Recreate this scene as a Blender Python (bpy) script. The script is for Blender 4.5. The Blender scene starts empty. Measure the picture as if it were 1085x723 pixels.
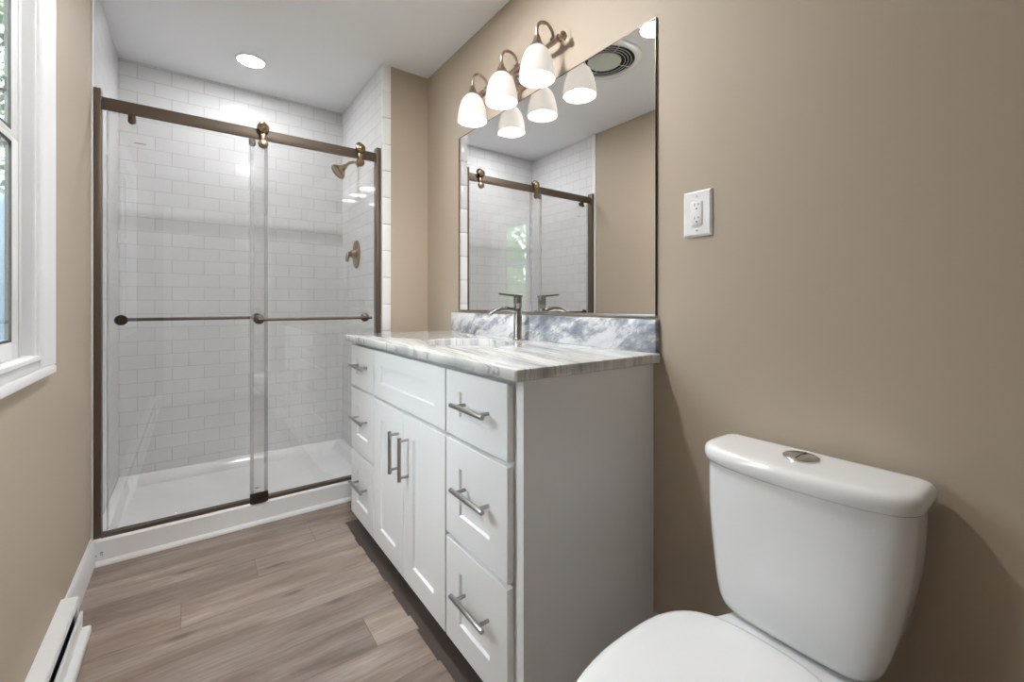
import bpy, bmesh, math, random
from mathutils import Vector, Matrix
random.seed(7)
R = math.radians
SC = bpy.context.scene
COL = SC.collection

# ------------------------------------------------------------------ camera, world, exposure
cam_d = bpy.data.cameras.new('camera')
cam = bpy.data.objects.new('camera', cam_d); COL.objects.link(cam)
cam.location = (0, 0, 1.073)
cam.rotation_euler = (R(90), 0, R(-36.31))
cam_d.sensor_width = 36; cam_d.lens = 460.32 * 36 / 1085
cam_d.shift_y = -40.2 / 1085
cam_d.clip_start = 0.02
SC.camera = cam
SC.view_settings.view_transform = 'Standard'; SC.view_settings.look = 'None'
SC.view_settings.exposure = 1.1; SC.view_settings.gamma = 1.0
SC.view_settings.use_curve_mapping = False

SKY_STRENGTH = 13.0
CAN_STRENGTH = 250.0          # ceiling downlight over the floor
SHOWER_STRENGTH = 66.0        # ceiling downlight in the shower
BULB_STRENGTH = 92.0         # bulbs of the vanity light
SHADE_GLOW = 0.28
w = bpy.data.worlds.new('world'); SC.world = w; w.use_nodes = True
nt = w.node_tree; nt.nodes.clear()
_out = nt.nodes.new('ShaderNodeOutputWorld'); _bg = nt.nodes.new('ShaderNodeBackground')
_tc = nt.nodes.new('ShaderNodeTexCoord'); _sep = nt.nodes.new('ShaderNodeSeparateXYZ'); _rmp = nt.nodes.new('ShaderNodeValToRGB')
nt.links.new(_tc.outputs['Generated'], _sep.inputs[0]); nt.links.new(_sep.outputs['Z'], _rmp.inputs[0])
_e = _rmp.color_ramp.elements                              # sky shaped to light the room: dim by the horizon, far brighter higher up
_e[0].position = 0.0; _e[0].color = (.021, .032, .043, 1)
_e.new(.14).color = (.034, .048, .060, 1); _e.new(.30).color = (.40, .46, .50, 1)
_rmp.color_ramp.interpolation = 'EASE'; _e[3].position = 0.75; _e[3].color = (.90, .96, 1.0, 1)
nt.links.new(_rmp.outputs[0], _bg.inputs[0]); _bg.inputs[1].default_value = SKY_STRENGTH
nt.links.new(_bg.outputs[0], _out.inputs[0])
sun_d = bpy.data.lights.new('sun', 'SUN'); sun_d.energy = 60.0; sun_d.angle = R(1)
sun = bpy.data.objects.new('sun', sun_d); COL.objects.link(sun)
sun.rotation_euler = (R(38), R(24), 0); sun.location = (3, -3, 8)

# ------------------------------------------------------------------ materials
def new_mat(name):
    m = bpy.data.materials.new(name); m.use_nodes = True
    return m, m.node_tree, m.node_tree.nodes['Principled BSDF']
def pbr(name, col, rough=.5, metal=0, bump=0, bscale=200, coat=0, spec=.5):
    m, t, b = new_mat(name)
    b.inputs['Base Color'].default_value = (*col, 1); b.inputs['Roughness'].default_value = rough
    b.inputs['Metallic'].default_value = metal; b.inputs['Coat Weight'].default_value = coat
    b.inputs['Specular IOR Level'].default_value = spec
    n = t.nodes.new('ShaderNodeTexNoise'); tc = t.nodes.new('ShaderNodeTexCoord')
    t.links.new(tc.outputs['Object'], n.inputs['Vector']); n.inputs['Scale'].default_value = bscale
    if bump:
        bp = t.nodes.new('ShaderNodeBump'); bp.inputs['Strength'].default_value = bump; bp.inputs['Distance'].default_value = .002
        t.links.new(n.outputs['Fac'], bp.inputs['Height']); t.links.new(bp.outputs[0], b.inputs['Normal'])
    return m
def mix_col(t, fac, a, b):
    n = t.nodes.new('ShaderNodeMix'); n.data_type = 'RGBA'
    for sock, v in ((n.inputs[0], fac), (n.inputs[6], a), (n.inputs[7], b)):
        if isinstance(v, (int, float)): sock.default_value = v
        elif isinstance(v, tuple): sock.default_value = (*v, 1)
        else: t.links.new(v, sock)
    return n.outputs[2]
def ramp(t, src, stops):
    r = t.nodes.new('ShaderNodeValToRGB'); t.links.new(src, r.inputs[0])
    e = r.color_ramp.elements
    while len(e) < len(stops): e.new(.5)
    for k, (p, c) in enumerate(stops):
        e[k].position = p; e[k].color = (*c, 1) if isinstance(c, tuple) else (c, c, c, 1)
    return r.outputs[0]
def axes(t, a, b, c=None, scale=(1, 1, 1)):
    """vector made of object-space axes a, b, c"""
    tc = t.nodes.new('ShaderNodeTexCoord'); s = t.nodes.new('ShaderNodeSeparateXYZ'); k = t.nodes.new('ShaderNodeCombineXYZ')
    t.links.new(tc.outputs['Object'], s.inputs[0])
    for i, ax in enumerate((a, b, c)):
        if ax: t.links.new(s.outputs[ax], k.inputs[i])
    mp = t.nodes.new('ShaderNodeMapping'); mp.inputs['Scale'].default_value = scale
    t.links.new(k.outputs[0], mp.inputs[0])
    return mp.outputs[0]
def noise(t, vec, scale, detail=4, rough=.55, dist=0):
    n = t.nodes.new('ShaderNodeTexNoise'); t.links.new(vec, n.inputs['Vector'])
    n.inputs['Scale'].default_value = scale; n.inputs['Detail'].default_value = detail
    n.inputs['Roughness'].default_value = rough; n.inputs['Distortion'].default_value = dist
    return n.outputs['Fac']

def tile_mat(name, a):
    m, t, b = new_mat(name)
    v = axes(t, a, 'Z')
    mp = t.nodes.new('ShaderNodeMapping'); mp.inputs['Location'].default_value = (3.0440, -0.0667, 0); t.links.new(v, mp.inputs[0])
    br = t.nodes.new('ShaderNodeTexBrick'); t.links.new(mp.outputs[0], br.inputs['Vector'])
    br.inputs['Scale'].default_value = 1; br.inputs['Brick Width'].default_value = .155; br.inputs['Row Height'].default_value = .0787
    br.inputs['Mortar Size'].default_value = .0022; br.inputs['Mortar Smooth'].default_value = .35
    br.inputs['Color1'].default_value = (.78, .78, .785, 1); br.inputs['Color2'].default_value = (.76, .76, .765, 1)
    br.inputs['Mortar'].default_value = (.62, .615, .61, 1)
    t.links.new(br.outputs['Color'], b.inputs['Base Color']); b.inputs['Roughness'].default_value = .13; b.inputs['Specular IOR Level'].default_value = .16
    inv = t.nodes.new('ShaderNodeMath'); inv.operation = 'SUBTRACT'; inv.inputs[0].default_value = 1; t.links.new(br.outputs['Fac'], inv.inputs[1])
    wob = noise(t, v, 9, 2)
    ad = t.nodes.new('ShaderNodeMath'); ad.operation = 'MULTIPLY_ADD'; t.links.new(wob, ad.inputs[0]); ad.inputs[1].default_value = .2; t.links.new(inv.outputs[0], ad.inputs[2])
    bp = t.nodes.new('ShaderNodeBump'); bp.inputs['Strength'].default_value = .5; bp.inputs['Distance'].default_value = .003
    t.links.new(ad.outputs[0], bp.inputs['Height']); t.links.new(bp.outputs[0], b.inputs['Normal'])
    return m
def floor_mat():
    m, t, b = new_mat('vinyl_plank')
    v = axes(t, 'X', 'Y')
    RH = .1525
    sx = t.nodes.new('ShaderNodeSeparateXYZ'); t.links.new(v, sx.inputs[0])
    def mth(op, *ins):
        n = t.nodes.new('ShaderNodeMath'); n.operation = op
        for i_, q_ in enumerate(ins):
            if isinstance(q_, (int, float)): n.inputs[i_].default_value = q_
            else: t.links.new(q_, n.inputs[i_])
        return n.outputs[0]
    ysh = mth('ADD', sx.outputs['Y'], .0305 + 40 * RH)
    row = mth('FLOOR', mth('DIVIDE', ysh, RH))
    xsh = mth('ADD', mth('MULTIPLY', row, -.2405), mth('ADD', sx.outputs['X'], .033 + .2405 * 52 + 12.2))
    cv = t.nodes.new('ShaderNodeCombineXYZ'); t.links.new(xsh, cv.inputs[0]); t.links.new(ysh, cv.inputs[1])
    br = t.nodes.new('ShaderNodeTexBrick'); t.links.new(cv.outputs[0], br.inputs['Vector'])
    br.offset = 0
    br.inputs['Scale'].default_value = 1; br.inputs['Brick Width'].default_value = 1.22; br.inputs['Row Height'].default_value = RH
    br.inputs['Mortar Size'].default_value = .0011; br.inputs['Mortar Smooth'].default_value = .3; br.inputs['Bias'].default_value = 0
    br.inputs['Color1'].default_value = (0, 0, 0, 1); br.inputs['Color2'].default_value = (1, 1, 1, 1); br.inputs['Mortar'].default_value = (.5, .5, .5, 1)
    # plank to plank shift of the grain
    sep = t.nodes.new('ShaderNodeSeparateColor'); t.links.new(br.outputs['Color'], sep.inputs[0])
    cmb = t.nodes.new('ShaderNodeCombineXYZ'); mul = t.nodes.new('ShaderNodeMath'); mul.operation = 'MULTIPLY'; mul.inputs[1].default_value = 9
    t.links.new(sep.outputs[0], mul.inputs[0]); t.links.new(mul.outputs[0], cmb.inputs[2])
    add = t.nodes.new('ShaderNodeVectorMath'); add.operation = 'ADD'; t.links.new(v, add.inputs[0]); t.links.new(cmb.outputs[0], add.inputs[1])
    def sc(x, y):
        q = t.nodes.new('ShaderNodeMapping'); q.inputs['Scale'].default_value = (x, y, 1); t.links.new(add.outputs[0], q.inputs[0]); return q.outputs[0]
    broad = noise(t, sc(1.3, 9), 1.6, 5, .6, .6)
    grain = noise(t, sc(3, 60), 2.2, 6, .7, .3)
    saw = noise(t, sc(60, 9), 1.2, 3, .6)
    base = ramp(t, broad, [(.26, (.15, .105, .082)), (.42, (.285, .212, .172)), (.56, (.38, .302, .255)), (.74, (.50, .42, .368))])
    g = ramp(t, grain, [(.35, .0), (.62, 1.0)])
    c = mix_col(t, g, (.19, .145, .12), base)
    n1 = t.nodes.new('ShaderNodeMix'); n1.data_type = 'RGBA'; n1.inputs[0].default_value = .45
    t.links.new(c, n1.inputs[6]); t.links.new(base, n1.inputs[7])
    pt = t.nodes.new('ShaderNodeMix'); pt.data_type = 'RGBA'; pt.blend_type = 'MULTIPLY'; pt.inputs[0].default_value = 1
    tone = ramp(t, br.outputs['Color'], [(0, .74), (1, 1.12)])
    t.links.new(n1.outputs[2], pt.inputs[6]); t.links.new(tone, pt.inputs[7])
    kv = t.nodes.new('ShaderNodeMapping'); kv.inputs['Scale'].default_value = (2.3, 7.5, 1); t.links.new(add.outputs[0], kv.inputs[0])
    wv_ = t.nodes.new('ShaderNodeTexVoronoi'); wv_.voronoi_dimensions = '2D'; t.links.new(kv.outputs[0], wv_.inputs['Vector']); wv_.inputs['Scale'].default_value = .62
    kn_ = ramp(t, wv_.outputs['Distance'], [(.02, .75), (.075, 0.0)])
    pk = mix_col(t, kn_, pt.outputs[2], (.12, .085, .068))
    sm = ramp(t, saw, [(.62, 0.0), (.8, .10)])
    c2 = mix_col(t, sm, pk, (.42, .37, .33))
    fin = mix_col(t, br.outputs['Fac'], c2, (.15, .115, .095))
    t.links.new(fin, b.inputs['Base Color']); b.inputs['Roughness'].default_value = .45
    bp = t.nodes.new('ShaderNodeBump'); bp.inputs['Strength'].default_value = .25; bp.inputs['Distance'].default_value = .001
    t.links.new(grain, bp.inputs['Height']); t.links.new(bp.outputs[0], b.inputs['Normal'])
    return m
def marble_mat(name, a, b_, c_, rot, bold):
    m, t, b = new_mat(name)
    v = axes(t, a, b_, c_)
    mp = t.nodes.new('ShaderNodeMapping'); mp.inputs['Rotation'].default_value = rot; t.links.new(v, mp.inputs[0])
    wn = t.nodes.new('ShaderNodeTexNoise'); t.links.new(mp.outputs[0], wn.inputs['Vector']); wn.inputs['Scale'].default_value = 3.2; wn.inputs['Detail'].default_value = 3
    sb = t.nodes.new('ShaderNodeVectorMath'); sb.operation = 'SUBTRACT'; t.links.new(wn.outputs['Color'], sb.inputs[0]); sb.inputs[1].default_value = (.5, .5, .5)
    scl = t.nodes.new('ShaderNodeVectorMath'); scl.operation = 'SCALE'; t.links.new(sb.outputs[0], scl.inputs[0]); scl.inputs['Scale'].default_value = .16 if bold else .07
    ad = t.nodes.new('ShaderNodeVectorMath'); ad.operation = 'ADD'; t.links.new(mp.outputs[0], ad.inputs[0]); t.links.new(scl.outputs[0], ad.inputs[1])
    def st(x, y):
        q = t.nodes.new('ShaderNodeMapping'); q.inputs['Scale'].default_value = (x, y, x); t.links.new(ad.outputs[0], q.inputs[0]); return q.outputs[0]
    if bold:
        cloud = noise(t, st(2.0, 6.5), 1.7, 7, .62)
        brk = noise(t, st(9, 16), 2.0, 6, .72)
        mxx = t.nodes.new('ShaderNodeMath'); mxx.operation = 'MULTIPLY_ADD'; t.links.new(brk, mxx.inputs[0]); mxx.inputs[1].default_value = .45
        t.links.new(cloud, mxx.inputs[2])
        cl = ramp(t, mxx.outputs[0], [(.58, (.17, .19, .23)), (.66, (.29, .31, .36)), (.725, (.46, .475, .51)), (.77, (.72, .725, .75)), (.95, (.82, .82, .83))])
        dv = noise(t, st(2.6, 15), 2.1, 8, .65)
    else:
        cloud = noise(t, st(.8, 8), 2.0, 7, .62)
        cl = ramp(t, cloud, [(.32, (.27, .275, .28)), (.43, (.47, .47, .465)), (.52, (.62, .615, .60)), (.70, (.72, .715, .70))])
        dv = noise(t, st(.8, 14), 2.2, 8, .65)
    ab = t.nodes.new('ShaderNodeMath'); ab.operation = 'SUBTRACT'; t.links.new(dv, ab.inputs[0]); ab.inputs[1].default_value = .47
    ab2 = t.nodes.new('ShaderNodeMath'); ab2.operation = 'ABSOLUTE'; t.links.new(ab.outputs[0], ab2.inputs[0])
    vm = ramp(t, ab2.outputs[0], [(0, .35 if bold else .7), (.022, 0.0)])
    col = mix_col(t, vm, cl, (.20, .205, .225))
    t.links.new(col, b.inputs['Base Color']); b.inputs['Roughness'].default_value = .08
    return m
def glass_mat(name, tint=(.985, .985, .985), ior=1.5):
    m = bpy.data.materials.new(name); m.use_nodes = True; t = m.node_tree; t.nodes.clear()
    o = t.nodes.new('ShaderNodeOutputMaterial'); tr = t.nodes.new('ShaderNodeBsdfTransparent'); gl = t.nodes.new('ShaderNodeBsdfGlossy')
    fr = t.nodes.new('ShaderNodeFresnel'); mx = t.nodes.new('ShaderNodeMixShader')
    geo = t.nodes.new('ShaderNodeNewGeometry')
    tr.inputs[0].default_value = (*tint, 1); gl.inputs['Roughness'].default_value = 0; gl.inputs[0].default_value = (1, 1, 1, 1)
    # same reflectance entering and leaving the pane: undo the node's inversion on back faces
    m1 = t.nodes.new('ShaderNodeMath'); m1.operation = 'MULTIPLY_ADD'; m1.inputs[1].default_value = 1 / ior - ior; m1.inputs[2].default_value = ior
    t.links.new(geo.outputs['Backfacing'], m1.inputs[0])
    t.links.new(m1.outputs[0], fr.inputs['IOR'])
    t.links.new(fr.outputs[0], mx.inputs[0]); t.links.new(tr.outputs[0], mx.inputs[1]); t.links.new(gl.outputs[0], mx.inputs[2])
    t.links.new(mx.outputs[0], o.inputs[0])
    return m
def emit(name, col, s):
    m = bpy.data.materials.new(name); m.use_nodes = True; t = m.node_tree; t.nodes.clear()
    o = t.nodes.new('ShaderNodeOutputMaterial'); e = t.nodes.new('ShaderNodeEmission'); e.inputs[0].default_value = (*col, 1); e.inputs[1].default_value = s
    t.links.new(e.outputs[0], o.inputs[0]); return m

M = {}
M['beige'] = pbr('beige_paint', (.475, .394, .307), .62, bump=.05, bscale=180)
M['ceiling'] = pbr('ceiling_paint', (.83, .83, .845), .8, bump=.05, bscale=160)
M['white_paint'] = pbr('white_trim_paint', (.80, .80, .80), .32)
M['cabinet'] = pbr('white_cabinet_paint', (.82, .82, .825), .33)
M['porcelain'] = pbr('white_porcelain', (.84, .84, .84), .10, coat=.4)
M['plastic'] = pbr('white_plastic', (.84, .84, .84), .25)
M['acrylic'] = pbr('white_acrylic', (.86, .86, .86), .16)
M['tile_x'] = tile_mat('subway_tile_back', 'X'); M['tile_y'] = tile_mat('subway_tile_side', 'Y')
M['floor'] = floor_mat()
M['marble'] = marble_mat('marble_top', 'X', 'Y', 'Z', (0, 0, R(-82)), False)
M['marble_edge'] = M['marble']
M['marble_bs'] = marble_mat('marble_backsplash', 'Y', 'Z', 'X', (0, 0, R(22)), True)
M['bronze'] = pbr('brushed_bronze', (.15, .118, .092), .48, metal=.75)
M['bronze_dark'] = pbr('dark_bronze', (.085, .065, .052), .38, metal=1)
M['brass'] = pbr('antique_brass', (.33, .25, .165), .25, metal=1)
M['nickel'] = pbr('brushed_nickel', (.40, .39, .38), .28, metal=1)
M['fixture'] = pbr('brushed_bronze_nickel', (.42, .33, .26), .28, metal=1)
M['faucet'] = pbr('satin_nickel', (.40, .385, .36), .2, metal=1)
M['chrome'] = pbr('chrome', (.62, .62, .62), .12, metal=1)
M['mirror'] = pbr('mirror_silver', (.90, .90, .90), .0, metal=1)
M['mirror_edge'] = pbr('mirror_dark_edge', (.07, .055, .045), .3, metal=.6)
M['glass'] = glass_mat('clear_glass', ior=1.7)
M['window_glass'] = glass_mat('window_glass', (.95, .97, .97))
M['dark'] = pbr('void_shade', (.012, .012, .012), .8)
M['gasket'] = pbr('dark_gasket', (.04, .037, .033), .5)
M['grey_mark'] = pbr('grey_print', (.22, .22, .21), .6)
M['seal'] = bpy.data.materials.new('clear_vinyl_seal'); M['seal'].use_nodes = True
_t = M['seal'].node_tree; _m = _t.nodes.new('ShaderNodeMixShader'); _tr = _t.nodes.new('ShaderNodeBsdfTransparent'); _m.inputs[0].default_value = .3
_t.nodes['Principled BSDF'].inputs['Base Color'].default_value = (.55, .55, .55, 1); _t.nodes['Principled BSDF'].inputs['Roughness'].default_value = .3
_t.links.new(_tr.outputs[0], _m.inputs[1]); _t.links.new(_t.nodes['Principled BSDF'].outputs[0], _m.inputs[2]); _t.links.new(_m.outputs[0], _t.nodes['Material Output'].inputs[0])
M['lens_off'] = pbr('fan_lens', (.58, .61, .54), .35)
M['bark'] = pbr('pale_bark', (.72, .74, .74), .9, bump=.5, bscale=20)
M['leaf'] = pbr('leaf_green', (.30, .42, .24), .6); M['leaf_dark'] = pbr('leaf_dark_green', (.035, .06, .025), .6)
M['grass'] = pbr('lawn', (.035, .045, .025), .9, bump=.4, bscale=40)
M['can_lens'] = emit('downlight_lens', (.98, .99, 1), CAN_STRENGTH)
M['can_lens_shower'] = emit('shower_downlight_lens', (.98, .99, 1), SHOWER_STRENGTH)
M['bulb'] = emit('bulb_glow', (1, .97, .92), BULB_STRENGTH)
def shade_mat():
    m = bpy.data.materials.new('frosted_shade'); m.use_nodes = True; t = m.node_tree; t.nodes.clear()
    o = t.nodes.new('ShaderNodeOutputMaterial'); a = t.nodes.new('ShaderNodeAddShader'); e = t.nodes.new('ShaderNodeEmission')
    d = t.nodes.new('ShaderNodeBsdfDiffuse'); tl = t.nodes.new('ShaderNodeBsdfTranslucent'); mx = t.nodes.new('ShaderNodeMixShader')
    e.inputs[0].default_value = (1, .93, .84, 1); e.inputs[1].default_value = SHADE_GLOW
    d.inputs[0].default_value = (.30, .285, .268, 1); tl.inputs[0].default_value = (.8, .76, .70, 1); mx.inputs[0].default_value = .012
    t.links.new(d.outputs[0], mx.inputs[1]); t.links.new(tl.outputs[0], mx.inputs[2])
    t.links.new(mx.outputs[0], a.inputs[0]); t.links.new(e.outputs[0], a.inputs[1]); t.links.new(a.outputs[0], o.inputs[0])
    return m
M['shade'] = shade_mat()

# ------------------------------------------------------------------ mesh helpers
class MB:
    def __init__(s): s.bm = bmesh.new()
    def loft(s, rings, cap0=True, cap1=True, loop=False):
        vs = [[s.bm.verts.new(p) for p in r] for r in rings]
        n = len(vs[0]); pairs = list(zip(vs, vs[1:])) + ([(vs[-1], vs[0])] if loop else [])
        for a, b in pairs:
            for i in range(n):
                j = (i + 1) % n
                try: s.bm.faces.new((a[i], a[j], b[j], b[i]))
                except ValueError: pass
        if not loop:
            if cap0: s.bm.faces.new(vs[0][::-1])
            if cap1: s.bm.faces.new(vs[-1])
        return s
    def box(s, x0, x1, y0, y1, z0, z1, bev=0.0, seg=2):
        r = bmesh.ops.create_cube(s.bm, size=1)['verts']
        for v in r: v.co = Vector(((x0 + x1) / 2 + v.co.x * (x1 - x0), (y0 + y1) / 2 + v.co.y * (y1 - y0), (z0 + z1) / 2 + v.co.z * (z1 - z0)))
        if bev:
            es = list({e for v in r for e in v.link_edges})
            bmesh.ops.bevel(s.bm, geom=es, offset=bev, segments=seg, affect='EDGES', profile=.5)
        return s
    def tube(s, pts, r, seg=14, caps=True):
        pts = [Vector(p) for p in pts]; n = len(pts)
        rr = r if isinstance(r, (list, tuple)) else [r] * n
        rings = []; up = None
        for i, p in enumerate(pts):
            d = (pts[min(i + 1, n - 1)] - pts[max(i - 1, 0)]).normalized()
            if up is None:
                up = Vector((0, 0, 1)) if abs(d.z) < .9 else Vector((1, 0, 0))
            u = (up - d * up.dot(d)).normalized(); up = u; v = d.cross(u)
            rings.append([p + (u * math.cos(2 * math.pi * k / seg) + v * math.sin(2 * math.pi * k / seg)) * rr[i] for k in range(seg)])
        return s.loft(rings, caps, caps)
    def cyl(s, a, b, r, seg=24, bev=0.0):
        a, b = Vector(a), Vector(b)
        if bev:
            d = (b - a).normalized()
            return s.tube([a, a + d * .0001, a + d * bev, b - d * bev, b - d * .0001, b][0:1] + [a + d * bev * .3, a + d * bev, b - d * bev, b - d * bev * .3, b],
                          [r - bev, r - bev * .3, r, r, r - bev * .3, r - bev], seg)
        return s.tube([a, b], r, seg)
    def lathe(s, prof, o, axis=(0, 0, 1), seg=40, loop=False, caps=True):
        """prof: list of (radius, height along axis)"""
        ax = Vector(axis).normalized(); u = ax.orthogonal().normalized(); v = ax.cross(u); o = Vector(o)
        rings = [[o + ax * h + (u * math.cos(2 * math.pi * k / seg) + v * math.sin(2 * math.pi * k / seg)) * max(rad, 1e-5) for k in range(seg)] for rad, h in prof]
        return s.loft(rings, caps, caps, loop)
    def sphere(s, o, r, seg=20):
        return s.lathe([(r * math.sin(math.pi * k / 12), -r * math.cos(math.pi * k / 12)) for k in range(13)], o, seg=seg)
    def prism(s, pts2, axis, a, b):
        """extrude a 2-D outline along 'x','y' or 'z' from a to b"""
        f = {'x': lambda p, q, t: (t, p, q), 'y': lambda p, q, t: (p, t, q), 'z': lambda p, q, t: (p, q, t)}[axis]
        return s.loft([[f(p, q, a) for p, q in pts2], [f(p, q, b) for p, q in pts2]])
    def build(s, name, mat, parent=None, ang=40, smooth=True):
        bm = s.bm
        bmesh.ops.remove_doubles(bm, verts=bm.verts, dist=1e-6)
        bmesh.ops.recalc_face_normals(bm, faces=bm.faces)
        off = Vector((0, 0, 0)); q = parent
        while q is not None: off += Vector(q.location); q = q.parent
        for v in bm.verts: v.co -= off
        me = bpy.data.meshes.new(name); bm.to_mesh(me); bm.free()
        if smooth:
            for p in me.polygons: p.use_smooth = True
            me.set_sharp_from_angle(angle=R(ang))
        me.materials.append(mat)
        o = bpy.data.objects.new(name, me); COL.objects.link(o)
        if parent is not None: o.parent = parent
        return o
def tag(o, label, cat, group=None, kind=None):
    o['label'] = label; o['category'] = cat
    if group: o['group'] = group
    if kind: o['kind'] = kind
    return o
def thing(name, loc, label, cat, group=None):
    o = bpy.data.objects.new(name, None); COL.objects.link(o); o.location = loc; o.empty_display_size = .05
    return tag(o, label, cat, group)
def struct(name, mb, mat, label, cat, **k): return tag(mb.build(name, mat, **k), label, cat, kind='structure')
def lab(o, text): o['label'] = text; return o
def ellipse(cx, cy, z, a, b, n=72): return [(cx + a * math.cos(2 * math.pi * k / n), cy + b * math.sin(2 * math.pi * k / n), z) for k in range(n)]

# ------------------------------------------------------------------ the place (metres)
XR, XL, YS, XA, YB, H = 1.154, -.334, 2.437, .868, 3.247, 2.44
YN = -.95                              # wall behind the camera
T = .12
struct('floor', MB().box(XL - T, XR + T, YN - T, YB + T, -.1, 0), M['floor'], 'grey-brown wood-look plank floor of the bathroom', 'floor', smooth=False)
struct('ceiling', MB().box(XL - T, XR + T, YN - T, YB + T, H, H + .1), M['ceiling'], 'flat white painted ceiling', 'ceiling', smooth=False)
struct('wall_right', MB().box(XR, XR + T, YN - T, YB + T, 0, H), M['beige'], 'beige painted wall behind vanity, mirror and toilet', 'wall', smooth=False)
# left wall with the window opening
WY0, WY1, WZ0, WZ1 = 1.10, 1.640, .935, 1.905
lw = MB()
TL = .038
OY0, OY1, OZ0, OZ1 = WY0 - .013, WY1 + .013, WZ0 - .011, WZ1 + .011
lw.box(XL - TL, XL, YN - T, OY0, 0, H); lw.box(XL - TL, XL, OY1, YS + .012, 0, H)
lw.box(XL - TL, XL, OY0, OY1, 0, OZ0); lw.box(XL - TL, XL, OY0, OY1, OZ1, H)
struct('wall_left', lw, M['beige'], 'beige painted wall with the window at left', 'wall', smooth=False)
struct('wall_back', MB().box(XL, XR, YN - T, YN, 0, H), M['beige'], 'beige wall behind the viewpoint', 'wall', smooth=False)
struct('wall_far', MB().box(XA + .03, XR, YS, YB + T, 0, H), M['beige'], 'narrow beige wall strip between shower and vanity mirror', 'wall', smooth=False)
struct('wall_shower_back', MB().box(XL, XA + .03, YB, YB + T, 0, H), M['tile_x'], 'white subway tile wall at the back of the shower', 'wall', smooth=False)
struct('wall_shower_left', MB().box(XL - T, XL, YS + .012, YB + T, 0, H), M['tile_y'], 'white subway tile wall on left side of the shower', 'wall', smooth=False)
struct('wall_shower_right', MB().box(XA, XA + .03, YS, YB, 0, H), M['tile_y'], 'white subway tile wall on shower head side', 'wall', smooth=False)
tr = MB()
zz = .0
while zz < H - .01:                                      # bullnose pieces up the tile edge
    z1 = min(zz + .1525, H); tr.box(XA - .001, XA + .052, YS - .010, YS, zz + .001, z1 - .0008, .0035, 2); zz += .1525
struct('trim_1', tr, M['acrylic'], 'white tile edging down the right side of shower opening', 'trim')
struct('trim_2', MB().box(XL, XL + .006, YS - .004, YS + .03, .10, H, .002), M['white_paint'], 'thin white edge strip where left wall meets shower tile', 'trim')

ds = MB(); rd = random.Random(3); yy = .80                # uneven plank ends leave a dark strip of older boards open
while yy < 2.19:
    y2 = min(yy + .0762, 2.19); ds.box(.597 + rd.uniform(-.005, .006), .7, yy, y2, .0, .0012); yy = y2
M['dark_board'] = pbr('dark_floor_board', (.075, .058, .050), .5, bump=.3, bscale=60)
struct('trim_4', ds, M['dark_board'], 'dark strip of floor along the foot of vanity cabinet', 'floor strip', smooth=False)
# baseboards
def base_prof(h, t): return [(0, 0), (t, 0), (t, h * .72), (t * .75, h * .80), (t * .75, h * .88), (t * .35, h * .97), (t * .2, h), (0, h)]
bb = MB(); bb.prism([(XL + p, q) for p, q in base_prof(.118, .013)], 'y', 1.937, YS - .012)
struct('baseboard_left', bb, M['white_paint'], 'white baseboard between wall heater and shower curb', 'baseboard')
bb = MB(); bb.prism([(XR - p, q) for p, q in base_prof(.118, .013)], 'y', YN, .822)
struct('baseboard_right', bb, M['white_paint'], 'white baseboard running behind the toilet to the vanity', 'baseboard')
bb = MB()
bb.prism([(YN + p, q) for p, q in base_prof(.118, .013)], 'x', XL + .02, -.26); bb.prism([(YN + p, q) for p, q in base_prof(.118, .013)], 'x', .76, XR - .015)
struct('baseboard_back', bb, M['white_paint'], 'white baseboard on the wall behind the viewpoint', 'baseboard')
q = MB(); q.prism([(YS - .022, 0)] + [(YS - .006 - .016 * math.cos(a), .018 * math.sin(a)) for a in [R(x) for x in range(0, 91, 15)]] + [(YS - .0065, 0)], 'x', XL + .014, XA + .2)
struct('trim_3', q, M['white_paint'], 'white quarter round strip along the foot of shower curb', 'trim')
# door behind the viewpoint
d1 = thing('door_1', (.25, YN, 0), 'white panelled door in the wall behind the viewpoint', 'door'); d1['kind'] = 'structure'
def shaker(mb, y0, y1, z0, z1, xf, th, st, rl, rec=.008):
    c = .0016
    def rg(x, i): return [(x, y0 + i, z0 + i), (x, y1 - i, z0 + i), (x, y1 - i, z1 - i), (x, y0 + i, z1 - i)]
    def rin(x, i): return [(x, y0 + st + i, z0 + rl + i), (x, y1 - st - i, z0 + rl + i), (x, y1 - st - i, z1 - rl - i), (x, y0 + st + i, z1 - rl - i)]
    mb.loft([rg(xf + th, 0), rg(xf + c, 0), rg(xf, c), rin(xf, 0), rin(xf + rec, rec * .35)])
    return mb
dl = MB().box(-.17, .67, YN, YN + .03, .01, 2.03, .002); dl.build('door_leaf', M['white_paint'], d1)
dt = MB(); dt.box(-.25, -.175, YN, YN + .018, 0, 2.11, .003); dt.box(.675, .75, YN, YN + .018, 0, 2.11, .003); dt.box(-.175, .675, YN, YN + .018, 2.035, 2.11, .003)
dt.build('door_frame', M['white_paint'], d1)
kn = MB(); kn.lathe([(.03, 0), (.03, .008), (.011, .012), (.011, .035), (.026, .045), (.028, .06), (.018, .07), (0, .072)], (.61, YN + .03, 1.0), (0, 1, 0)); kn.build('door_knob', M['nickel'], d1)

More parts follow.
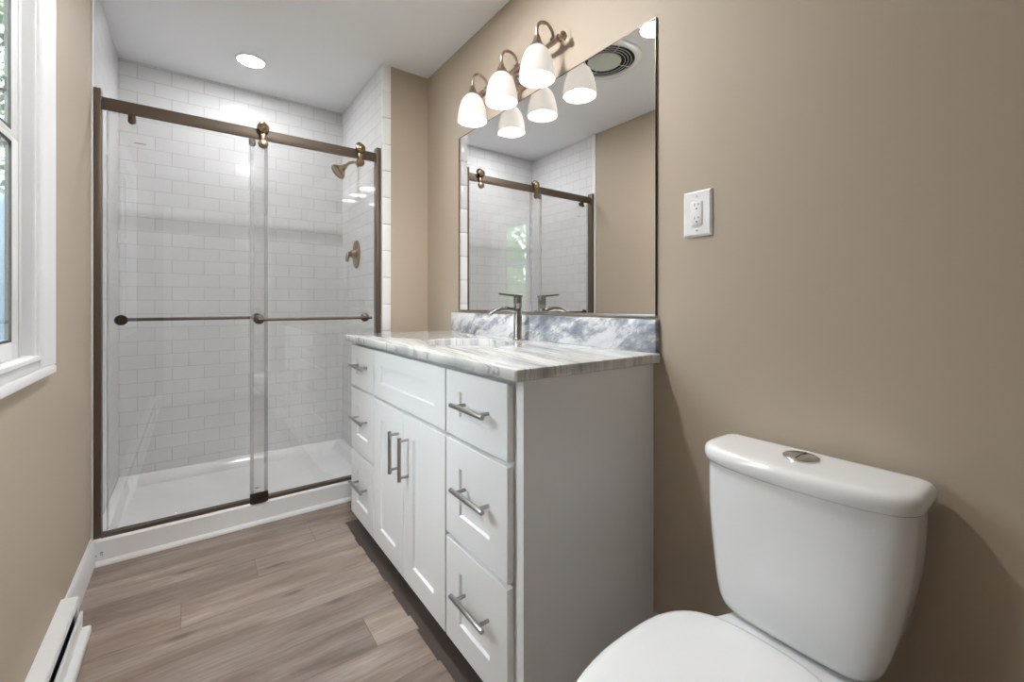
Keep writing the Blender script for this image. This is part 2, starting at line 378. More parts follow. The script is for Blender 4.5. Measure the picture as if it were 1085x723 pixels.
# ------------------------------------------------------------------ window
win = thing('window_1', (XL, 1.37, WZ0), 'white double-hung window in left wall', 'window'); win['kind'] = 'structure'
def casing_side(mb, y_in, y_out, z0, z1):
    s = 1 if y_out > y_in else -1; W = abs(y_out - y_in)
    prof = [(0, -.003), (.0, .011), (.012, .013), (.02, .009), (.034, .010), (W - .03, .015), (W - .022, .019), (W - .004, .019), (W, .015), (W, 0)]
    mb.prism([(XL + q, y_in + s * p) for p, q in prof], 'z', z0, z1)
cs = MB()
casing_side(cs, WY1 + .012, WY1 + .137, WZ0 - .034, WZ1 + .10); casing_side(cs, WY0 - .012, WY0 - .137, WZ0 - .034, WZ1 + .10)
hp = [(0, 0), (0, .011), (.012, .013), (.02, .009), (.034, .010), (.07, .015), (.078, .019), (.096, .019), (.10, .015), (.10, 0)]
cs.prism([(XL + q, WZ1 + p) for p, q in hp], 'y', WY0 - .012, WY1 + .012)
bp_ = [(0, .001), (0, .011), (.010, .013), (.016, .009), (.026, .010), (.036, .014), (.042, .0188), (.058, .0188), (.060, .015), (.060, 0)]
cs.prism([(XL + q, WZ0 - p) for p, q in bp_ if p < .03] + [(XL + .010, WZ0 - .034), (XL, WZ0 - .034)], 'y', WY0 - .012, WY1 + .012)
cs.prism([(XL, WZ0 - .034)] + [(XL + q, WZ0 - p) for p, q in bp_ if p > .03 and q > 0] + [(XL, WZ0 - .060)], 'y', WY0 - .137, WY1 + .137)
cs.build('window_casing', M['white_paint'], win)
jb = MB()                                             # jamb, sill and head in the wall's thickness
jb.box(XL - TL - .004, XL + .004, WY1, WY1 + .014, WZ0, WZ1); jb.box(XL - TL - .004, XL + .004, WY0 - .014, WY0, WZ0, WZ1)
jb.box(XL - TL - .02, XL + .001, WY0 - .012, WY1 + .012, WZ0 - .012, WZ0 + .002); jb.box(XL - TL - .004, XL + .004, WY0 - .014, WY1 + .014, WZ1 - .002, WZ1 + .012)
jb.build('window_frame', M['white_paint'], win)
SY0, SY1 = WY0 + .048, WY1 - .048
for ya, yb in ((WY0, SY0 - .001), (SY1 + .001, WY1)):
    lr = MB(); lr.box(XL - .030, XL - .020, ya, yb, WZ0, WZ1)
    yc = SY1 + .012 if yb == WY1 else SY0 - .012
    lr.box(XL - .020, XL - .013, yc - .006, yc + .006, WZ0, WZ1, .002)
    lr.build('jamb_liner', M['white_paint'], win)
def sash(name, x0, x1, z0, z1, st, rb, rt):
    m = MB(); y0, y1 = SY0, SY1
    m.box(x0, x1, y0, y0 + st, z0, z1, .003); m.box(x0, x1, y1 - st, y1, z0, z1, .003)
    m.box(x0, x1, y0 + st, y1 - st, z0, z0 + rb, .003); m.box(x0, x1, y0 + st, y1 - st, z1 - rt, z1, .003)
    s = m.build(name, M['white_paint'], win)
    xm = x1 - .005
    g = MB()
    for a, b_, c, d in ((y0 + st, y0 + st + .006, z0 + rb, z1 - rt), (y1 - st - .006, y1 - st, z0 + rb, z1 - rt)): g.box(xm - .006, xm + .004, a, b_, c, d)
    g.box(xm - .006, xm + .004, y0 + st, y1 - st, z0 + rb, z0 + rb + .006); g.box(xm - .006, xm + .004, y0 + st, y1 - st, z1 - rt - .006, z1 - rt)
    g.build('glazing_strip', M['gasket'], s)
    MB().box(xm - .002, xm + .002, y0 + st, y1 - st, z0 + rb, z1 - rt).build('pane', M['window_glass'], s, smooth=False)
    return s
sash('lower_sash', XL - .027, XL - .014, WZ0 + .003, 1.474, .046, .042, .014)
sash('upper_sash', XL - .028, XL - .015, 1.476, WZ1 - .003, .046, .012, .030)

# ------------------------------------------------------------------ shower
tray = thing('shower_tray', ((XL + XA) / 2, (YS + YB) / 2, 0), 'white acrylic shower base with raised front curb', 'shower base')
m = MB()
x0, x1, y0, y1, CZ = XL + .001, XA - .001, YS - .006, YB - .001, .103
def rr(ix0, ix1, iy0, iy1, z, r, n=8):
    pts = []
    for cx, cy, a0 in ((ix1 - r, iy1 - r, 0), (ix0 + r, iy1 - r, 90), (ix0 + r, iy0 + r, 180), (ix1 - r, iy0 + r, 270)):
        for k in range(n + 1):
            a = R(a0 + 90 * k / n); pts.append((cx + r * math.cos(a), cy + r * math.sin(a), z))
    return pts
m.loft([rr(x0, x1, y0, y1, 0, .003), rr(x0, x1, y0, y1, CZ - .008, .003), rr(x0 + .002, x1 - .002, y0 + .005, y1, CZ - .001, .004), rr(x0 + .006, x1 - .006, y0 + .014, y1 - .004, CZ, .006),
        rr(x0 + .03, x1 - .03, y0 + .085, y1 - .022, CZ, .03), rr(x0 + .038, x1 - .038, y0 + .095, y1 - .03, CZ - .006, .035), rr(x0 + .055, x1 - .055, y0 + .115, y1 - .05, .042, .045), rr(x0 + .08, x1 - .08, y0 + .14, y1 - .075, .032, .05),
        rr(x0 + .4, x1 - .4, y0 + .35, y1 - .3, .026, .05)])
m.build('tray_body', M['acrylic'], tray, ang=35)
dr = MB().lathe([(.045, 0), (.045, .003), (.038, .004), (0, .004)], (.775, 2.62, .031)); dr.build('drain', M['bronze'], tray)
mk = MB(); mk.box(-.306, -.296, y0 - .002, y0 + .001, .048, .052); mk.box(-.306, -.297, y0 - .002, y0 + .001, .040, .043); mk.box(-.319, -.316, y0 - .002, y0 + .001, .039, .042)
mk.build('printed_mark', M['grey_mark'], tray)
fl = MB(); fl.box(x0, x0 + .012, YS + .09, YB - .012, CZ, CZ + .03, .003); fl.box(x0, x1, YB - .012, YB, CZ, CZ + .03, .003); fl.box(x1 - .012, x1, YS + .09, YB - .012, CZ, CZ + .03, .003)

# frame of the sliding door
YD = 2.468
RZ0, RZ1 = 1.880, 1.932
fr = thing('shower_door_frame', (.27, YD, CZ), 'brushed bronze frame with top rail around the shower opening', 'shower door frame')
MB().box(XL + .028, XA - .024, YD - .006, YD + .006, RZ0, RZ1, .0015).build('top_rail', M['bronze'], fr)
def jamb(xa, xb):
    j = MB().box(xa, xb, YD - .022, YD + .026, CZ, RZ1 + .028, .002); return j.build('side_jamb', M['bronze'], fr)
jamb(XL + .006, XL + .029); jamb(XA - .025, XA - .001)
tk = MB(); tk.prism([(YD - .024, CZ), (YD + .026, CZ), (YD + .026, CZ + .008), (YD - .012, CZ + .008), (YD - .016, CZ + .014), (YD - .024, CZ + .014)], 'x', XL + .029, XA - .025)
tk.build('bottom_track', M['bronze'], fr)
gb = MB(); gb.box(.222, .300, YD - .034, YD - .022, CZ - .004, CZ + .046, .003); gb.box(.230, .292, YD - .046, YD - .030, CZ - .002, CZ + .016, .003)
gb.build('door_guide', M['bronze_dark'], fr)
def towel_bar(mb, xa, xb, y, z, pa, pb, yg):
    mb.tube([(xa, y, z), (xb, y, z)], .0075, 16)
    for px in (pa, pb): mb.cyl((px, yg, z), (px, y, z), .008)
PZ0 = CZ + .016
# inner (left) panel hangs behind the rail
pl = thing('sliding_glass_panel', (.005, YD + .018, PZ0), 'left sliding shower glass panel with towel bar on its inner side', 'shower door', 'sliding glass panels of the shower')
MB().box(-.292, .303, YD + .012, YD + .020, PZ0, RZ0 + .010, .001, 1).build('glass', M['glass'], pl)
t_ = MB(); towel_bar(t_, -.246, .262, YD + .066, 1.000, -.246, .255, YD + .020); t_.build('towel_bar', M['bronze_dark'], pl)
for px in (-.246, .255):
    MB().lathe([(.0, -.012), (.019, -.0115), (.0225, -.006), (.0225, 0)], (px, YD + .012, 1.000), (0, 1, 0)).build('bar_knob', M['bronze_dark'], pl)
for px in (-.21, .235):
    h = MB(); h.box(px - .013, px + .013, YD - .009, YD + .022, RZ0 - .030, RZ0 - .001, .003); h.lathe([(.013, 0), (.013, .006), (.009, .009), (0, .009)], (px, YD - .009, RZ0 - .030), (0, -1, 0))
    h.build('hanger', M['bronze_dark'], pl)
lab(MB().box(.288, .3035, YD + .010, YD + .022, PZ0, RZ0, .001).build('edge_seal', M['seal'], pl), 'clear seal strip on panel edge')
MB().box(-.292, -.286, YD + .010, YD + .022, PZ0, RZ0, .001).build('edge_seal', M['seal'], pl)
MB().box(-.205, -.165, YD + .0110, YD + .0119, 1.765, 1.768).build('etched_mark', M['grey_mark'], pl)
# outer (right) panel rides on the rail with rollers
pr_ = thing('sliding_glass_panel', (.53, YD - .018, PZ0), 'right sliding shower glass panel on rollers with towel bar outside', 'shower door', 'sliding glass panels of the shower')
MB().box(.224, .838, YD - .020, YD - .012, PZ0 + .012, RZ0 - .004, .001, 1).build('glass', M['glass'], pr_)
t_ = MB(); towel_bar(t_, .255, .800, YD - .066, .993, .262, .776, YD - .020); t_.build('towel_bar', M['bronze'], pr_)
for px in (.262, .776):
    MB().lathe([(.0235, 0), (.0235, .005), (.019, .010), (.010, .014), (.0, .014)], (px, YD - .020, .993), (0, -1, 0)).build('bar_flange', M['bronze'], pr_)
for px in (.279, .752):
    h = MB(); yf = YD - .012
    h.box(px - .012, px + .012, yf - .012, yf - .004, 1.848, 1.934, .003)
    for z_, q_ in ((1.934, 1.24), (1.855, 1.0)):
        h.lathe([(.0215 * q_, .0), (.0215 * q_, .011), (.0185 * q_, .0155), (.012 * q_, .0165), (.0105, .0205), (0, .0215)], (px, yf - .006, z_), (0, -1, 0))
    r_ = h.build('roller_bracket', M['brass'], pr_)
    wv = MB(); wv.lathe([(.016, -.010), (.020, -.008), (.017, -.004), (.017, .004), (.020, .008), (.016, .010)], (px, YD, RZ1 + .020), (0, 1, 0)); wv.build('roller_wheel', M['bronze_dark'], r_)
MB().box(.2235, .240, YD - .021, YD - .011, PZ0 + .012, RZ0 - .004, .001).build('edge_seal', M['seal'], pr_)
MB().box(.244, .262, YD - .0212, YD - .0202, .168, .172).build('etched_mark', M['grey_mark'], pr_)

# shower head and valve on the right tile wall
YH = 2.87
sh = thing('shower_fixture', (XA, YH, 1.99), 'antique brass shower head on arm high on shower wall', 'shower head')
MB().lathe([(.030, 0), (.030, .004), (.022, .010), (.011, .014), (.011, .016)], (XA, YH, 1.985), (-1, 0, 0)).build('flange', M['brass'], sh)
arm = [(XA - .004, YH, 1.985), (XA - .03, YH, 1.984), (XA - .055, YH, 1.975), (XA - .068, YH, 1.964), (XA - .08, YH, 1.950)]
MB().tube(arm, .0095, 16).build('arm', M['brass'], sh)
ax = Vector((-.72, 0, -.69)).normalized(); o_ = Vector((XA - .078, YH, 1.952))
hd = MB(); hd.lathe([(.011, 0), (.016, .004), (.016, .014), (.019, .022), (.028, .036), (.044, .054), (.050, .064), (.050, .074), (.045, .078), (.042, .075), (0, .075)], o_, ax)
hd.build('head', M['brass'], sh)
vz = 1.392; YV = 2.90
va = thing('shower_valve', (XA, YV, vz), 'antique brass shower valve with lever on oval plate', 'shower valve')
pv = MB()
def ov(a, b, x): return [(x, YV + a * math.cos(2 * math.pi * k / 48), vz + b * math.sin(2 * math.pi * k / 48)) for k in range(48)]
pv.loft([ov(.072, .092, XA), ov(.072, .092, XA - .004), ov(.066, .086, XA - .010), ov(.045, .05, XA - .015)]); pv.build('plate', M['brass'], va)
hv = MB(); hv.lathe([(.034, 0), (.030, .010), (.024, .018), (.022, .028), (.016, .036), (0, .038)], (XA - .012, YV, vz), (-1, 0, 0))
hv.tube([(XA - .036, YV, vz + .002), (XA - .048, YV - .008, vz + .004), (XA - .060, YV - .018, vz - .006), (XA - .068, YV - .024, vz - .028), (XA - .070, YV - .026, vz - .052)], [.014, .014, .0125, .011, .0095], 14)
hv.build('lever', M['brass'], va)

# ------------------------------------------------------------------ vanity
VY0, VY1, VF = .826, 2.172, .6415
van = thing('vanity_cabinet', ((VF + XR) / 2, (VY0 + VY1) / 2, 0), 'white shaker vanity cabinet with three drawers at each end', 'vanity cabinet')
b = MB(); bx = XR - .002
def side(y0_, y1_): b.prism([(VF, .066), (.705, .066), (.705, .001), (bx, .001), (bx, .888), (VF, .888)], 'y', y0_, y1_)
side(VY0, VY0 + .018); side(VY1 - .018, VY1)
b.box(VF, VF + .018, VY0 + .018, VY1 - .018, .066, .888); b.box(VF + .018, bx, VY0 + .018, VY1 - .018, .066, .082)
b.box(bx - .01, bx, VY0 + .018, VY1 - .018, .082, .888)
b.build('cabinet_body', M['cabinet'], van, ang=30)
MB().box(.700, .712, VY0 + .018, VY1 - .018, .001, .066).build('toe_kick', M['cabinet'], van)
XF, TH = .620, .020
def pull(parent, c, length, axis, half):
    m = MB(); a = Vector((0, 1, 0)) if axis == 'y' else Vector((0, 0, 1)); c = Vector(c); bar = c + Vector((-.034, 0, 0))
    m.cyl(bar - a * length / 2, bar + a * length / 2, .0068, 20, .001)
    for s in (-1, 1): m.cyl(c + a * half * s, bar + a * half * s, .005, 16)
    return m.build('bar_pull', M['nickel'], parent)
def front(name, y0_, y1_, z0_, z1_, st, rl):
    return shaker(MB(), y0_, y1_, z0_, z1_, XF, TH, st, rl).build(name, M['cabinet'], van, ang=20)
ROWS = ((.683, .874, .058, .785), (.382, .669, .075, .545), (.068, .369, .075, .246))
for ya, yb in ((.863, 1.182), (1.842, 2.160)):
    for za, zb, rl, pz in ROWS:
        d_ = front('drawer', ya, yb, za, zb, .080, rl)
        pull(d_, (XF, (ya + yb) / 2 - .015, pz), .168, 'y', .060)
lab(front('false_front', 1.190, 1.834, .683, .874, .075, .060), 'wide centre panel without a handle')
for ya, yb, py in ((1.190, 1.509, 1.468), (1.514, 1.834, 1.561)):
    d_ = front('door', ya, yb, .068, .669, .078, .075); pull(d_, (XF, py, .520), .156, 'z', .064)
# countertop with oval sink cut-out
CX0, CX1, CY0, CY1, CZ0, CZ1 = .597, XR - .001, .796, 2.186, .890, .920
SX, SY, SA, SB = .868, 1.462, .155, .205
ct = thing('countertop', ((CX0 + CX1) / 2, (CY0 + CY1) / 2, CZ0), 'white and grey veined marble vanity top with backsplash', 'countertop')
def outl(i, z):
    pts = []
    base = rr(CX0 + i, CX1, CY0 + i, CY1 - i, z, .012, 10)
    for k in range(len(base)):
        a_, c_ = Vector(base[k]), Vector(base[(k + 1) % len(base)])
        n = max(1, int((c_ - a_).length / .03))
        pts += [a_.lerp(c_, j / n) for j in range(n)]
    return pts
def inl(ref, g, z):
    out = []
    for p in ref:
        a = math.atan2((p.y - SY) / SB, (p.x - SX) / SA); out.append(Vector((SX + (SA + g) * math.cos(a), SY + (SB + g) * math.sin(a), z)))
    return out
ref = outl(0, 0)
mc = MB()
mc.loft([inl(ref, 0, CZ0), inl(ref, 0, CZ1 - .002), inl(ref, .002, CZ1), outl(.006, CZ1), outl(.002, CZ1 - .002), outl(0, CZ1 - .006), outl(0, CZ0 + .006), outl(.002, CZ0 + .002), outl(.006, CZ0)], loop=True)
mc.build('slab', M['marble'], ct, ang=35)
lab(MB().box(XR - .021, XR - .001, .806, 2.100, CZ1, 1.022, .0015).build('backsplash', M['marble_bs'], ct), 'marble backsplash with bold blue-grey clouds')
sk = thing('sink_basin', (SX, SY, .75), 'white oval basin set under the marble top', 'sink')
s_ = MB()
def el(g, z): return ellipse(SX, SY, z, SA + g, SB + g)
s_.loft([el(.02, CZ0 - .001), el(.02, CZ0 - .012), el(.012, CZ0 - .03), el(0, .82), el(-.03, .77), el(-.08, .745), el(-.13, .74), el(-.13, .75), el(-.085, .755), el(-.04, .78), el(-.012, .825), el(.002, CZ0 - .03), el(.004, CZ0 - .001)], cap0=False, loop=False)
s_.build('bowl', M['porcelain'], sk)
MB().lathe([(.021, 0), (.021, .003), (.014, .004), (0, .003)], (SX, SY, .750)).build('drain', M['faucet'], sk)
# faucet
FX, FY = 1.082, 1.432
fa = thing('faucet', (FX, FY, CZ1), 'brushed nickel single-hole faucet with flat arched spout', 'faucet')
MB().lathe([(.0, 0), (.024, 0), (.024, .004), (.019, .006), (.0172, .012), (.0172, .128), (.0160, .130), (.0160, .133), (.0172, .135), (.0172, .176), (.0165, .180), (0, .181)], (FX, FY, CZ1)).build('body', M['faucet'], fa)
sp = MB(); rings = []
path = [(.012, .112), (-.03, .126), (-.06, .131), (-.09, .130), (-.118, .122), (-.136, .112), (-.141, .106)]
hh = [.011, .0085, .0075, .007, .007, .007, .007]; ww = [.014, .0135, .013, .013, .013, .013, .013]
for i, ((dx, dz), a, c) in enumerate(zip(path, hh, ww)):
    p0 = Vector(path[max(i - 1, 0)]); p1 = Vector(path[min(i + 1, len(path) - 1)]); t = (p1 - p0).normalized(); nx, nz = -t.y, t.x
    rg = []
    for k in range(20):
        an = 2 * math.pi * k / 20; cs_ = math.copysign(abs(math.cos(an)) ** .5, math.cos(an)); sn = math.copysign(abs(math.sin(an)) ** .5, math.sin(an))
        rg.append((FX + dx + nx * a * sn, FY + c * cs_, CZ1 + dz + nz * a * sn))
    rings.append(rg)
sp.loft(rings); sp.build('spout', M['faucet'], fa)
lv = MB(); rings = []
for dx, dz, a, c in ((.016, .181, .004, .013), (-.02, .184, .004, .012), (-.06, .187, .0032, .009), (-.092, .190, .0028, .007)):
    rings.append([(FX + dx, FY - c, CZ1 + dz - a), (FX + dx, FY + c, CZ1 + dz - a), (FX + dx, FY + c, CZ1 + dz + a), (FX + dx, FY - c, CZ1 + dz + a)])
lv.loft(rings); lv.build('lever', M['faucet'], fa)

# mirror
mi = thing('mirror', (XR, 1.43, 1.036), 'large frameless wall mirror above the vanity backsplash', 'mirror')
MB().box(XR - .0065, XR - .001, .816, 2.041, 1.038, 1.951).build('mirror_glass', M['mirror'], mi, smooth=False)
e_ = MB()
e_.box(XR - .0075, XR - .001, .8142, .816, 1.036, 1.953); e_.box(XR - .0075, XR - .001, 2.041, 2.0428, 1.036, 1.953); e_.box(XR - .0075, XR - .001, .816, 2.041, 1.951, 1.953)
MB().box(XR - .009, XR - .001, .816, 2.041, 1.030, 1.0375, .001).build('bottom_channel', M['nickel'], mi)
e_.build('mirror_edge', M['mirror_edge'], mi)

# vanity light
BX, BZ, LX = 1.116, 2.075, 1.036
vl = thing('vanity_light', (XR, 1.485, 2.06), 'three-shade bronze vanity wall light above the mirror', 'wall light')
pb = MB(); pb.lathe([(.062, 0), (.062, .006), (.054, .014), (.030, .020), (.016, .024), (.013, .036)], (XR - .001, 1.485, 2.055), (-1, 0, 0)); pb.lathe([(.006, 0), (.006, .012), (.010, .016), (.011, .023), (.006, .029), (0, .030)], (XR - .012, 1.485, 2.018), (-1, 0, 0))
pb.build('backplate', M['fixture'], vl)
br_ = MB(); br_.cyl((BX, 1.222, BZ), (BX, 1.748, BZ), .0105, 20)
for s, ye in ((-1, 1.222), (1, 1.748)):
    br_.lathe([(.0105, 0), (.015, .003), (.015, .006), (.008, .009), (.008, .012), (.0135, .017), (.0165, .025), (.0135, .033), (.006, .038), (0, .039)], (BX, ye, BZ), (0, s, 0), 20)
br_.build('crossbar', M['fixture'], vl)
prof_o = [(.018, .124), (.030, .118), (.043, .104), (.053, .084), (.0605, .058), (.0655, .030), (.068, .008), (.0685, .0)]
prof_i = [(r - .0035, h - (.0035 if h > .01 else 0)) for r, h in prof_o][::-1]
for yy in (1.252, 1.484, 1.717):
    a_ = MB(); top = 2.072
    pts = [(LX, yy, top)] + [(LX + .04 - .04 * math.cos(R(k)), yy, 2.095 + .040 * math.sin(R(k))) for k in range(0, 181, 12)] + [(BX, yy, BZ)]
    a_.tube(pts, .0062, 14); a_.lathe([(.012, -.004), (.014, 0), (.012, .004)], (BX, yy, BZ + .012))
    ar = a_.build('arm', M['fixture'], vl)
    hc = MB(); hc.lathe([(.0, .044), (.009, .044), (.011, .038), (.017, .020), (.026, .004), (.028, 0), (.0, 0)], (LX, yy, 2.030)); hc.build('shade_holder', M['fixture'], vl)
    sd = MB(); sd.lathe(prof_o + prof_i, (LX, yy, 1.908), loop=True); sd = sd.build('lamp_shade', M['shade'], vl, ang=60); lab(sd, 'white frosted bell shade, lit')
    bu = MB(); bu.lathe([(0, .020), (.014, .023), (.023, .034), (.026, .048), (.023, .062), (.014, .080), (.012, .10), (0, .10)], (LX, yy, 1.908)); bu.build('bulb', M['bulb'], sd)

# outlet
ol = thing('wall_outlet', (XR, .679, 1.326), 'white duplex wall outlet beside the mirror', 'outlet')
o1 = MB(); oy, oz = .679, 1.326
o1.loft([[(XR, oy + sy * (.0425), oz + sz * .0645) for sy, sz in ((-1, -1), (1, -1), (1, 1), (-1, 1))], [(XR - .003, oy + sy * (.0425), oz + sz * .0645) for sy, sz in ((-1, -1), (1, -1), (1, 1), (-1, 1))],
         [(XR - .0075, oy + sy * .037, oz + sz * .059) for sy, sz in ((-1, -1), (1, -1), (1, 1), (-1, 1))]])
o1.build('cover_plate', M['plastic'], ol, ang=15)
MB().box(XR - .0105, XR - .007, oy - .0165, oy + .0165, oz - .0335, oz + .0335, .0012).build('receptacle', M['plastic'], ol)
o3 = MB()
for dz in (-.0175, .0195):
    o3.box(XR - .0108, XR - .010, oy + .0045, oy + .0062, oz + dz + .001, oz + dz + .009); o3.box(XR - .0108, XR - .010, oy - .0070, oy - .0050, oz + dz + .002, oz + dz + .0085)
    o3.lathe([(.0024, 0), (.0024, .0008)], (XR - .010, oy - .0008, oz + dz - .006), (-1, 0, 0), 12)
o3.build('socket_slots', M['gasket'], ol)
for dz in (-.048, .048): MB().lathe([(.0034, 0), (.003, .0012), (0, .0014)], (XR - .0073, oy, oz + dz), (-1, 0, 0), 16).build('screw', M['nickel'], ol)

# ceiling fittings
def can(x, y, mat, label):
    t = thing('recessed_light', (x, y, H), label, 'ceiling light', 'recessed ceiling lights')
    MB().lathe([(.078, 0), (.078, -.003), (.074, -.006), (.066, -.006), (.0635, -.002), (.0635, 0)], (x, y, H), loop=True).build('trim_ring', M['plastic'], t)
    MB().lathe([(.063, -.001), (.063, -.0035), (.0, -.0035)], (x, y, H), caps=True).build('lens', mat, t)
    return t
can(.265, 2.845, M['can_lens_shower'], 'lit round recessed light in the ceiling over the shower')
can(.444, 1.325, M['can_lens'], 'lit round recessed light beside the fan, seen in the mirror')
fn = thing('exhaust_fan', (.425, 1.665, H), 'round white ceiling exhaust fan with unlit lens, seen in mirror', 'exhaust fan')
FC = (.425, 1.665, H)
MB().lathe([(.205, 0), (.205, -.004), (.196, -.010), (.184, -.013), (.168, -.013), (.165, -.010), (.165, 0)], FC, loop=True, seg=64).build('rim', M['plastic'], fn)
MB().lathe([(.165, -.0005), (.165, -.0015), (0, -.0015)], FC, seg=48).build('opening_shade', M['dark'], fn)  # near-black disc paints in the shade of the hollow behind the grille
for r0 in (.112, .129, .146): MB().lathe([(r0, -.0105), (r0, -.0120), (r0 + .0026, -.0120), (r0 + .0026, -.0105)], FC, loop=True, seg=64).build('grille_ring', M['plastic'], fn)
for k in range(4):
    a = R(90 * k + 20); c, s = math.cos(a), math.sin(a)
    MB().tube([(FC[0] + .088 * c, FC[1] + .088 * s, H - .0100), (FC[0] + .166 * c, FC[1] + .166 * s, H - .0100)], .0016, 8).build('grille_spoke', M['plastic'], fn)
MB().lathe([(.092, -.002), (.094, -.008), (.092, -.011), (.08, -.014), (.04, -.016), (0, -.0165)], FC, seg=48).build('fan_lens', M['lens_off'], fn)

# ------------------------------------------------------------------ baseboard heater
ht = thing('baseboard_heater', (-.30, .9, 0), 'white metal baseboard heater along left wall under the window', 'heater')
HY0 = -.6
HE = 1.935
MB().prism([(XL + .001, .006), (XL + .004, .006), (XL + .004, .132), (-.297, .132), (-.294, .129), (-.294, .120), (-.2915, .120), (-.2915, .134), (-.295, .139), (XL + .001, .143)], 'y', HY0, HE).build('hood', M['white_paint'], ht)
yy = HY0 + .02; fn_ = MB()
while yy < 1.90: fn_.box(XL + .006, -.297, yy, yy + .0015, .04, .116); yy += .012
fn_.tube([(-.315, HY0 + .01, .078), (-.315, 1.925, .078)], .008, 10)
fins = fn_.build('heating_fins', M['nickel'], ht); fins['kind'] = 'stuff'
MB().prism([(-.292, .036), (-.284, .036), (-.283, .086), (-.285, .089), (-.290, .089), (-.292, .086)], 'y', HY0, HE - .002).build('damper', M['white_paint'], ht)
MB().prism([(-.296, .004), (-.268, .004), (-.264, .009), (-.264, .030), (-.267, .034), (-.296, .036)], 'y', HY0, HE).build('front_lip', M['white_paint'], ht)
MB().box(XL + .005, -.2925, 1.918, HE - .001, .002, .131, .001).build('end_cap', M['white_paint'], ht)
MB().box(XL + .005, -.2925, HY0, HY0 + .02, .002, .131, .001).build('end_cap', M['white_paint'], ht)

# ------------------------------------------------------------------ toilet
TY = .384
to = thing('toilet', (.85, TY, 0), 'white two-piece toilet with closed lid against right wall', 'toilet')
def tank_ring(xb, xf, hw, z, bow, rc, n=10):
    """outline: straight back at xb, bowed front at xf (centre), half width hw"""
    pts = []
    xs = xf + bow                                  # front corner x
    def arc(cx, cy, r, a0, a1):
        return [(cx + r * math.cos(R(a0 + (a1 - a0) * k / n)), cy + r * math.sin(R(a0 + (a1 - a0) * k / n)), z) for k in range(n + 1)]
    rb = min(.022, rc)
    pts += arc(xb - rb, TY + hw - rb, rb, 0, 90)
    pts += arc(xs + rc, TY + hw - rc, rc, 90, 165)
    for k in range(1, 16):
        u = -1 + 2 * k / 16; yy = -u * (hw - rc * .75)
        pts.append((xf + bow * (abs(u) ** 2.2) * .92, TY + yy, z))
    pts += arc(xs + rc, TY - hw + rc, rc, 195, 270)
    pts += arc(xb - rb, TY - hw + rb, rb, 270, 360)
    return pts
tk_ = MB()
XB = 1.128
spec = [(.700, .966, .190, .018, .055), (.66, .965, .190, .018, .055), (.60, .963, .187, .017, .054), (.54, .962, .180, .015, .052), (.48, .961, .170, .013, .048), (.435, .961, .160, .010, .043), (.408, .962, .152, .008, .038), (.391, .965, .144, .007, .035), (.379, .972, .135, .006, .034), (.373, .982, .124, .005, .032), (.371, 1.0, .107, .004, .03)]
tk_.loft([tank_ring(XB - .002, xf, hw, z, bow, rc) for z, xf, hw, bow, rc in spec]); tk_.build('tank', M['porcelain'], to, ang=50)
ld = MB()
spec = [(.698, .012), (.6985, .003), (.704, -.002), (.716, -.003), (.725, -.002), (.7305, .001), (.734, .0055), (.7358, .011), (.7366, .018), (.737, .035)]
ld.loft([tank_ring(1.138 - max(i, 0) * .8, .960 + i, .199 - i, z, .019 - max(i, 0) * .1, max(.062 - i * .8, .02)) for z, i in spec]); ld.build('tank_lid', M['porcelain'], to, ang=80)
bt = MB(); bt.lathe([(.034, 0), (.034, .004), (.031, .0065), (.0, .008)], (1.062, TY + .004, .7365), seg=40)
fb_ = bt.build('flush_button', M['chrome'], to)
MB().box(1.034, 1.090, TY + .0032, TY + .0048, .7435, .7448).build('button_split', M['gasket'], fb_)
def egg(xb, xf, hw, z, n=64, xm=.42, p=2.25):
    """oval outline: back at xb, tip at xf, widest xm of the way forward"""
    pts = []; L = xb - xf
    for k in range(n):
        a = 2 * math.pi * k / n; c, s = math.cos(a), math.sin(a)
        cx = xb - L * xm
        ex = L * xm if c > 0 else L * (1 - xm)
        cc = math.copysign(abs(c) ** (2 / (3.1 if c > 0 else p)), c); ss = math.copysign(abs(s) ** (2 / (2.8 if c > 0 else p)), s)
        pts.append((cx + ex * cc, TY + hw * ss, z))
    return pts
bw = MB()
bw.loft([egg(1.02, .60, .105, 0), egg(1.02, .60, .105, .02), egg(1.0, .605, .095, .06), egg(.98, .57, .10, .16), egg(.95, .50, .13, .25), egg(.93, .435, .165, .33), egg(.925, .410, .177, .372), egg(.92, .408, .178, .387), egg(.91, .415, .170, .393),
         egg(.85, .47, .125, .393), egg(.83, .49, .11, .36), egg(.78, .56, .06, .25)])
bw.build('bowl', M['porcelain'], to, ang=60)
dk = MB()
def deck(i, z): return [(1.115 - i, TY + .100 - i, z), (1.02, TY + .110 - i, z), (.945, TY + .137 - i, z), (.82, TY + .155 - i, z), (.82, TY - .155 + i, z), (.945, TY - .137 + i, z), (1.02, TY - .110 + i, z), (1.115 - i, TY - .100 + i, z)]
dk.loft([deck(.03, .20), deck(.008, .30), deck(0, .34), deck(0, .362), deck(.003, .367), deck(.008, .369)]); dk.build('tank_deck', M['porcelain'], to, ang=50)
st_ = MB()
st_.loft([egg(.876, .412, .170, .394), egg(.879, .408, .174, .397), egg(.879, .408, .174, .402), egg(.876, .412, .170, .405)]); st_.build('seat', M['plastic'], to, ang=50)
sl = MB()
sl.loft([egg(.886, .406, .173, .406), egg(.890, .401, .177, .409), egg(.890, .401, .177, .416), egg(.888, .405, .174, .421), egg(.878, .416, .164, .4245), egg(.845, .46, .125, .4265), egg(.77, .56, .05, .427)]); sl.build('seat_lid', M['plastic'], to, ang=60)
for s in (-1, 1): MB().box(.866, .893, TY + s * .075 - .02, TY + s * .075 + .02, .388, .408, .006).build('hinge', M['plastic'], to)

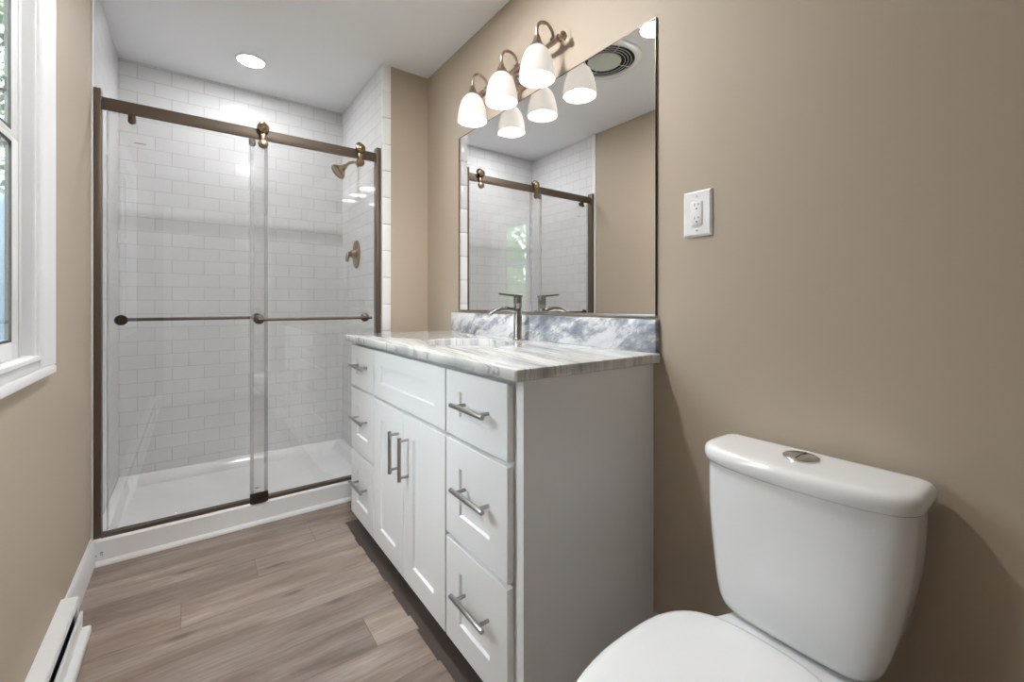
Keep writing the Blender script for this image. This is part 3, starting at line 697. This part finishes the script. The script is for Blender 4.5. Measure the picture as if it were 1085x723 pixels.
# ------------------------------------------------------------------ outdoors, through the window
GZ = -.9
struct('ground', MB().box(-14, XL - T - .05, -16, 16, GZ - .1, GZ), M['grass'], 'green lawn outside the window', 'ground', smooth=False)
def tree(x, y, h, r, zc, n, mat, label, lean=0, branches=5, lsize=.09):
    t = thing('tree', (x, y, GZ), label, 'tree', 'trees outside the window')
    rnd = random.Random(int(x * 100 + y * 10))
    tm = MB(); pts = [(x + lean * k / 5 + rnd.uniform(-.04, .04), y + rnd.uniform(-.04, .04), GZ + h * k / 5) for k in range(6)]
    tm.tube(pts, [.10, .085, .07, .055, .04, .02], 10)
    for k in range(branches):
        a = rnd.uniform(0, 6.28); z0 = rnd.uniform(.3, .8) * h + GZ; L = rnd.uniform(.5, 1.0) * r
        f = (z0 - GZ) / h; bx_ = x + lean * f
        tm.tube([(bx_, y, z0), (bx_ + .5 * L * math.cos(a), y + .5 * L * math.sin(a), z0 + .35 * L), (bx_ + L * math.cos(a), y + L * math.sin(a), z0 + .55 * L)], [.035, .024, .010], 8)
    tm.build('trunk', M['bark'], t)
    fm = MB()
    for k in range(n):
        while True:
            p = Vector((rnd.uniform(-1, 1), rnd.uniform(-1, 1), rnd.uniform(-1, 1)))
            if .25 < p.length < 1: break
        c = Vector((x + lean * .6, y, zc)) + Vector((p.x * r, p.y * r, p.z * r * 1.25))
        d = Vector((rnd.uniform(-1, 1), rnd.uniform(-1, 1), rnd.uniform(-1, .3))).normalized(); u = d.orthogonal().normalized(); s = lsize * rnd.uniform(.6, 1.3)
        vs = [fm.bm.verts.new(c + q) for q in (Vector((0, 0, 0)), d * s * .5 + u * s * .28, d * s, d * s * .5 - u * s * .28)]
        fm.bm.faces.new(vs)
    fm.build('foliage', mat, t, smooth=False)
tree(-2.5, -1.0, 4.6, 1.0, 1.9, 3600, M['leaf'], 'pale-barked green tree nearest the window, reflected in shower glass', .25, 9, .11)
tree(-5.6, -2.9, 5.4, 1.55, 1.9, 5000, M['leaf'], 'wide green tree behind the nearest tree outside', 0, 8, .16)
tree(-3.4, -5.0, 5.0, 1.5, 1.6, 5000, M['leaf'], 'low green tree left of the wide tree outside', 0, 8, .16)
tree(-1.75, 6.6, 6.2, 1.15, 3.7, 3200, M['leaf_dark'], 'tall dark green tree beside the upper sash outside', 0, 6, .12)
